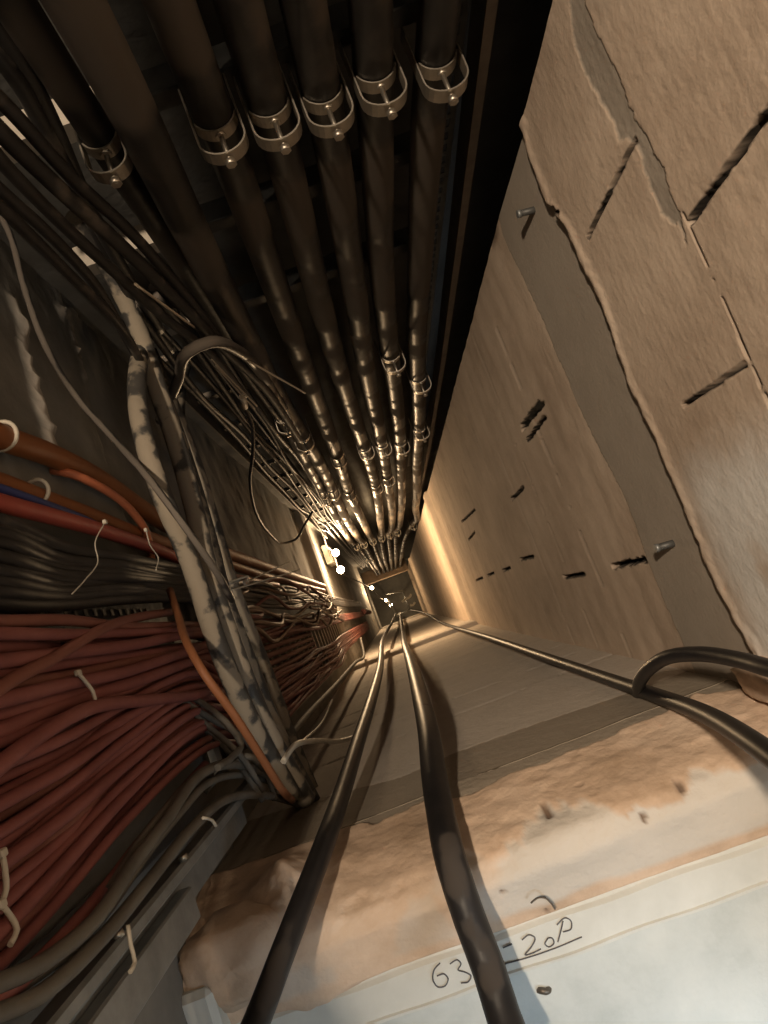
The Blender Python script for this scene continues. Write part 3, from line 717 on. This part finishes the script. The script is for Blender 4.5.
b = MB(); p = atz(192,1012,-.94); b.box(p[0]-.03, p[0]+.03, p[1]-.05, p[1]+.02, -.975, -.935, .008)
tag(b.build('foam_block', M['strip']), 'small whitish block lying at the left end of the ledge', 'block')

# ------------------------------------------------------------------ cables hanging down the front of the shaft
cable('hanging_cable', [atz(520,1060,-.82), atz(503,1015,-.85), atz(489,970,-.87), atz(470,920,-.885), atz(452,865,-.90), atz(441,815,-1.0), atz(434,775,-1.12), atz(429,735,-1.30), atz(420,695,-1.7), atz(412,665,-2.4), (-.045+.01, -.225, -4.5), (-.02, -.20, -8), (-.0, -.15, -14.3)],
      .0195, M['hang'], 'thickest black hanging cable, running down the middle past the writing', 'cable', 'black cables hanging down the shaft', 16, .02)
cable('hanging_cable', [atz(240,1060,-.76), atz(258,1018,-.80), atz(280,960,-.85), atz(300,908,-.90), atz(322,850,-1.0), atz(343,790,-1.22), atz(358,742,-1.5), atz(370,705,-1.9), atz(380,668,-2.9), (-.17, -.18, -5), (-.12, -.16, -9), (-.08, -.12, -14.3)],
      .0145, M['hang'], 'left black cable hanging over the plaster ledge', 'cable', 'black cables hanging down the shaft', 14, .02)
cable('hanging_cable', [atz(860,830,-.52), atz(800,778,-.62), atz(752,742,-.73), atz(705,714,-.92), atz(655,695,-1.15), atz(600,676,-1.45), atz(545,657,-1.9), atz(490,638,-3.0), atz(445,624,-5.5), (.29, -.20, -9), (.2, -.15, -14.3)],
      .0118, M['hang'], 'right black cable slanting from the right edge down into the shaft', 'cable', 'black cables hanging down the shaft', 14, .02)
cable('looped_cable', [atz(850,690,-.66), atz(775,670,-.76), atz(740,660,-.84), atz(700,654,-.93), atz(668,657,-1.0), atz(650,668,-1.06), atz(640,681,-1.14), atz(638,692,-1.25), atz(630,694,-1.45), (.33, -.27, -2.0), (.32, -.268, -3.0)],
      .0098, M['hang'], 'black cable making a bend over the right end of the ledge', 'cable', n=14)
cable('pale_conduit', [atx(282,748,-.325), atx(305,718,-.315), atx(335,686,-.305), atx(356,662,-.30), atx(364,655,-.30), (-.31, -.12, -5)], .0085, M['grey'], 'pale conduit slanting across below the brown cable tangle', 'conduit')
# short pegs in the ring beam
for (a, c), lab in ((((541,208), (519,214)), 'upper steel peg sticking out of the concrete beam'), (((681,541), (657,548)), 'lower steel peg sticking out of the concrete beam')):
    p = Vector(atx(*a, R+.02)); r0 = ray(*c); q = Vector(tuple(r0*((p.z+.0)/r0[2])));
    q = Vector((p.x-.055, p.y+.004, p.z)) if abs(q.y-p.y) > .05 else q
    t = thing('peg', lab, 'peg', p, 'pegs in the concrete beam')
    b = MB(); b.tube([p, q], .006, 10); b.build('shaft', M['darksteel'], t)
    d = (q-p).normalized(); b = MB(); b.tube([q-d*.003, q+d*.003], .0068, 10); b.build('tip', M['galv'], t)

# ------------------------------------------------------------------ thin dark cables, upper left
def mix(px, py, y): return aty(px, py, y)
uc = [([(-40,90), (0,132), (60,190), (120,245), (175,298), (220,345), (262,385), (300,440)], .0105, .60, 'thick black cable slanting from the left edge towards the cut pale wires'),
      ([(-40,110), (0,160), (60,222), (110,268), (165,318), (205,348), (245,395)], .0085, .59, 'black cable just below the thick slanting one at the upper left'),
      ([(-40,60), (10,110), (70,176), (130,232), (190,300), (235,360), (280,420)], .0085, .61, 'black cable just above the thick slanting one at the upper left'),
      ([(-40,150), (0,190), (50,235), (95,285), (130,345), (160,400), (190,450), (207,500)], .0075, .56, 'black cable hugging the upper side of the dusty bundle'),
      ([(-40,20), (10,70), (50,140), (85,200), (115,255), (160,330)], .010, .66, 'black cable dropping steeply left of the leftmost pipe'),
      ([(-40,-20), (0,30), (45,110), (78,185), (102,240), (135,300), (170,350)], .012, .67, 'thicker black cable close beside the leftmost pipe'),
      ([(-40,170), (20,225), (70,275), (115,320), (140,360), (165,420), (185,470)], .007, .54, 'thin black cable over the top of the bowed grey conduit')]
for pp, r, y, lab in uc:
    q = mix(*pp[0], y); up = [(q[0]-.03, q[1], 2.2), (q[0]-.02, q[1], .2)]
    cable('slanting_cable', up+[mix(px, py, y) for px, py in pp], r, M['cable'], lab, 'cable', 'black cables at the upper left', 9)
cable('wall_cable', [atx(-40,140,-.375), atx(-15,190,-.375), atx(8,230,-.373), atx(25,290,-.372), atx(45,345,-.37), atx(75,395,-.37), atx(110,435,-.33), atx(150,480,-.262), atx(180,520,-.236), atx(215,570,-.225), atx(232,600,-.235)], .0050, M['cable'], 'thin dusty cable hanging off the left wall and crossing onto the grey bundle', 'cable')
cable('grey_conduit', [aty(160,420,.58), aty(178,380,.56), aty(188,352,.555), aty(210,342,.56), aty(240,352,.575), aty(262,375,.60), aty(285,410,.64)], .011, M['pipe'], 'dark conduit arching over behind the diagonal bundle top', 'conduit', n=14)
for pp, lab in (([(222,346), (305,393)], 'longest cut pale wire end, pointing at the black pipes'), ([(135,284), (194,327)], 'cut pale wire lying along the slanting black cables'), ([(212,360), (236,385), (257,406)], 'upper of two short pale wire ends below the longest one'), ([(216,366), (237,390), (255,409)], 'lower of two short pale wire ends below the longest one')):
    cable('pale_wire', [mix(px, py, .57) for px, py in pp], .0022, M['pale'], lab, 'wire', 'cut pale wire ends', 6)
t = thing('looped_wire', 'thin black wire hanging in a big loop in front of the left wall', 'wire', aty(310,515,.5))
b = MB(); b.tube(spline([aty(244,405,.56), aty(252,425,.55), aty(253,450,.53), aty(250,480,.50), aty(255,510,.47), aty(268,532,.45), aty(284,543,.44), aty(296,539,.45), aty(305,524,.48), aty(312,512,.53)], .01), .0052, 8); b.build('wire', M['hang'], t)
b = MB(); b.tube([aty(242,396,.565), aty(245,407,.56)], .008, 8); b.build('plug', M['pale'], t)

# ------------------------------------------------------------------ deep down: lamps, box, frame
lamp_spots = [(atx(336,553,-.30), 'topmost glowing bulb, beside the pale box on the left wall'), (atx(341,570,-.30), 'second glowing bulb down the left side of the shaft'),
              (atz(372,588,-11.3), 'third glowing bulb, far down the left side'), (atz(386,600,-13.7), 'upper of two small glowing bulbs at the shaft bottom'), (atz(391,605,-13.9), 'lower small glowing bulb beside the frame at the shaft bottom')]
LP = None
for i, (p, lab) in enumerate(lamp_spots):
    if LP is None:
        LP = thing('festoon_lamp', lab, 'lamp', p, 'bulbs down the shaft')
        b = MB(); prof = [(.0, .060), (.014, .057), (.025, .045), (.029, .029), (.027, .011), (.021, -.008), (.017, -.022), (.017, -.030)]
        V = []; Fc = []; nn = 18
        for r, z in prof:
            for q in range(nn): V.append((p[0]+r*math.cos(2*math.pi*q/nn), p[1]+r*math.sin(2*math.pi*q/nn), p[2]+z))
        for a in range(len(prof)-1):
            for q in range(nn): Fc.append((a*nn+q, a*nn+(q+1) % nn, (a+1)*nn+(q+1) % nn, (a+1)*nn+q))
        b.add(V, Fc); b.build('bulb', M['bulb'], LP)
        b = MB(); b.tube([(p[0], p[1], p[2]-.028), (p[0], p[1], p[2]-.095)], .022, 14); b.build('socket', M['cable'], LP)
    else: dup(LP, p, lab, 'bulbs down the shaft')
cable('lamp_cord', [aty(310,515,.53), (-.27, .56, -4.3), (-.315, .555, -5.0), (-.325, .55, -5.6), (-.32, .42, -5.5), (-.315, .39, -6.0), (-.30, .40, -8.5), (-.29, .40, -11.4), (-.24, .25, -13.0), (-.19, .18, -13.8), (-.12, .05, -14.0)], .007, M['cable'], 'black cord linking the glowing bulbs down the left side', 'cord', n=8)
t = thing('junction_box', 'pale lamp-lit box on the left wall beside the topmost bulb', 'box', (-.385, .58, -6.1))
b = MB(); b.box(-.41, -.36, .50, .66, -6.1, -5.75, .008); b.build('body', M['box'], t)
b = MB(); b.box(-.361, -.352, .51, .65, -6.08, -5.77, .003); b.build('lid', M['box'], t)
t = thing('floor_stand', 'small square steel frame at the very bottom of the shaft', 'stand', (.06, .0, ZB))
c4 = [atz(384.5,594,-13.6), atz(403,591,-13.6), atz(410,609,-13.6), atz(397.5,616,-13.6)]
for a, c in zip(c4, c4[1:]+c4[:1]):
    b = MB(); b.tube([a, c], .018, 8); b.build('bar', M['galv'], t)
for a in c4:
    b = MB(); b.tube([a, (a[0], a[1], ZB)], .018, 8); b.build('leg', M['galv'], t)
for k, (pp, lab) in enumerate((([(402,602), (406,599), (410,597), (411,594)], 'upper pale cable end sticking out of the frame at the bottom'), ([(410,605), (413,605), (415,602)], 'lower pale cable end right of the frame at the bottom'))):
    cable('cable_end', [atz(px, py, -13.4) for px, py in pp], .02, M['box'], lab, 'cable', n=8)
# red duct stubs far down on the left
cable('red_duct', [(-.36, .07, -7.8), (-.36, .06, -8.6), (-.36, .05, -9.4)], .03, M['red'], 'short red duct far down the left side below the tangle', 'duct', n=14)

# ------------------------------------------------------------------ light
def point(name, loc, col, w, r):
    l = bpy.data.lights.new(name, 'POINT'); l.color = col; l.energy = w; l.shadow_soft_size = r
    o = bpy.data.objects.new(name, l); COL.objects.link(o); o.location = loc; return o
point('work_lamp', (-.400, .50, 1.6), (1.0, .79, .58), 310, .05)
WARM = (1.0, .68, .38)
for (p, lab), w in zip(lamp_spots, (28, 30, 16, 5, 5)): point('bulb_light', (p[0]+.03, p[1]-.01, p[2]+.10), WARM, w, .03)
# daylight of the room in front of the opening
l = bpy.data.lights.new('room_daylight', 'AREA'); l.shape = 'RECTANGLE'; l.size = .6; l.size_y = .6; l.color = (.72, .88, 1.0); l.energy = 4.2; l.spread = math.radians(75)
o = bpy.data.objects.new('room_daylight', l); COL.objects.link(o); o.location = (.72, -.95, .15)
o.rotation_euler = (Vector((.42, -.62, -.97))-Vector(o.location)).to_track_quat('-Z', 'Y').to_euler()
w = bpy.data.worlds.new('world'); SC.world = w; w.use_nodes = True
w.node_tree.nodes['Background'].inputs[0].default_value = (1.0, .92, .82, 1); w.node_tree.nodes['Background'].inputs[1].default_value = .008
vs = SC.view_settings; vs.view_transform = 'Standard'; vs.look = 'None'; vs.exposure = 0.0; vs.gamma = 1.0; vs.use_curve_mapping = False
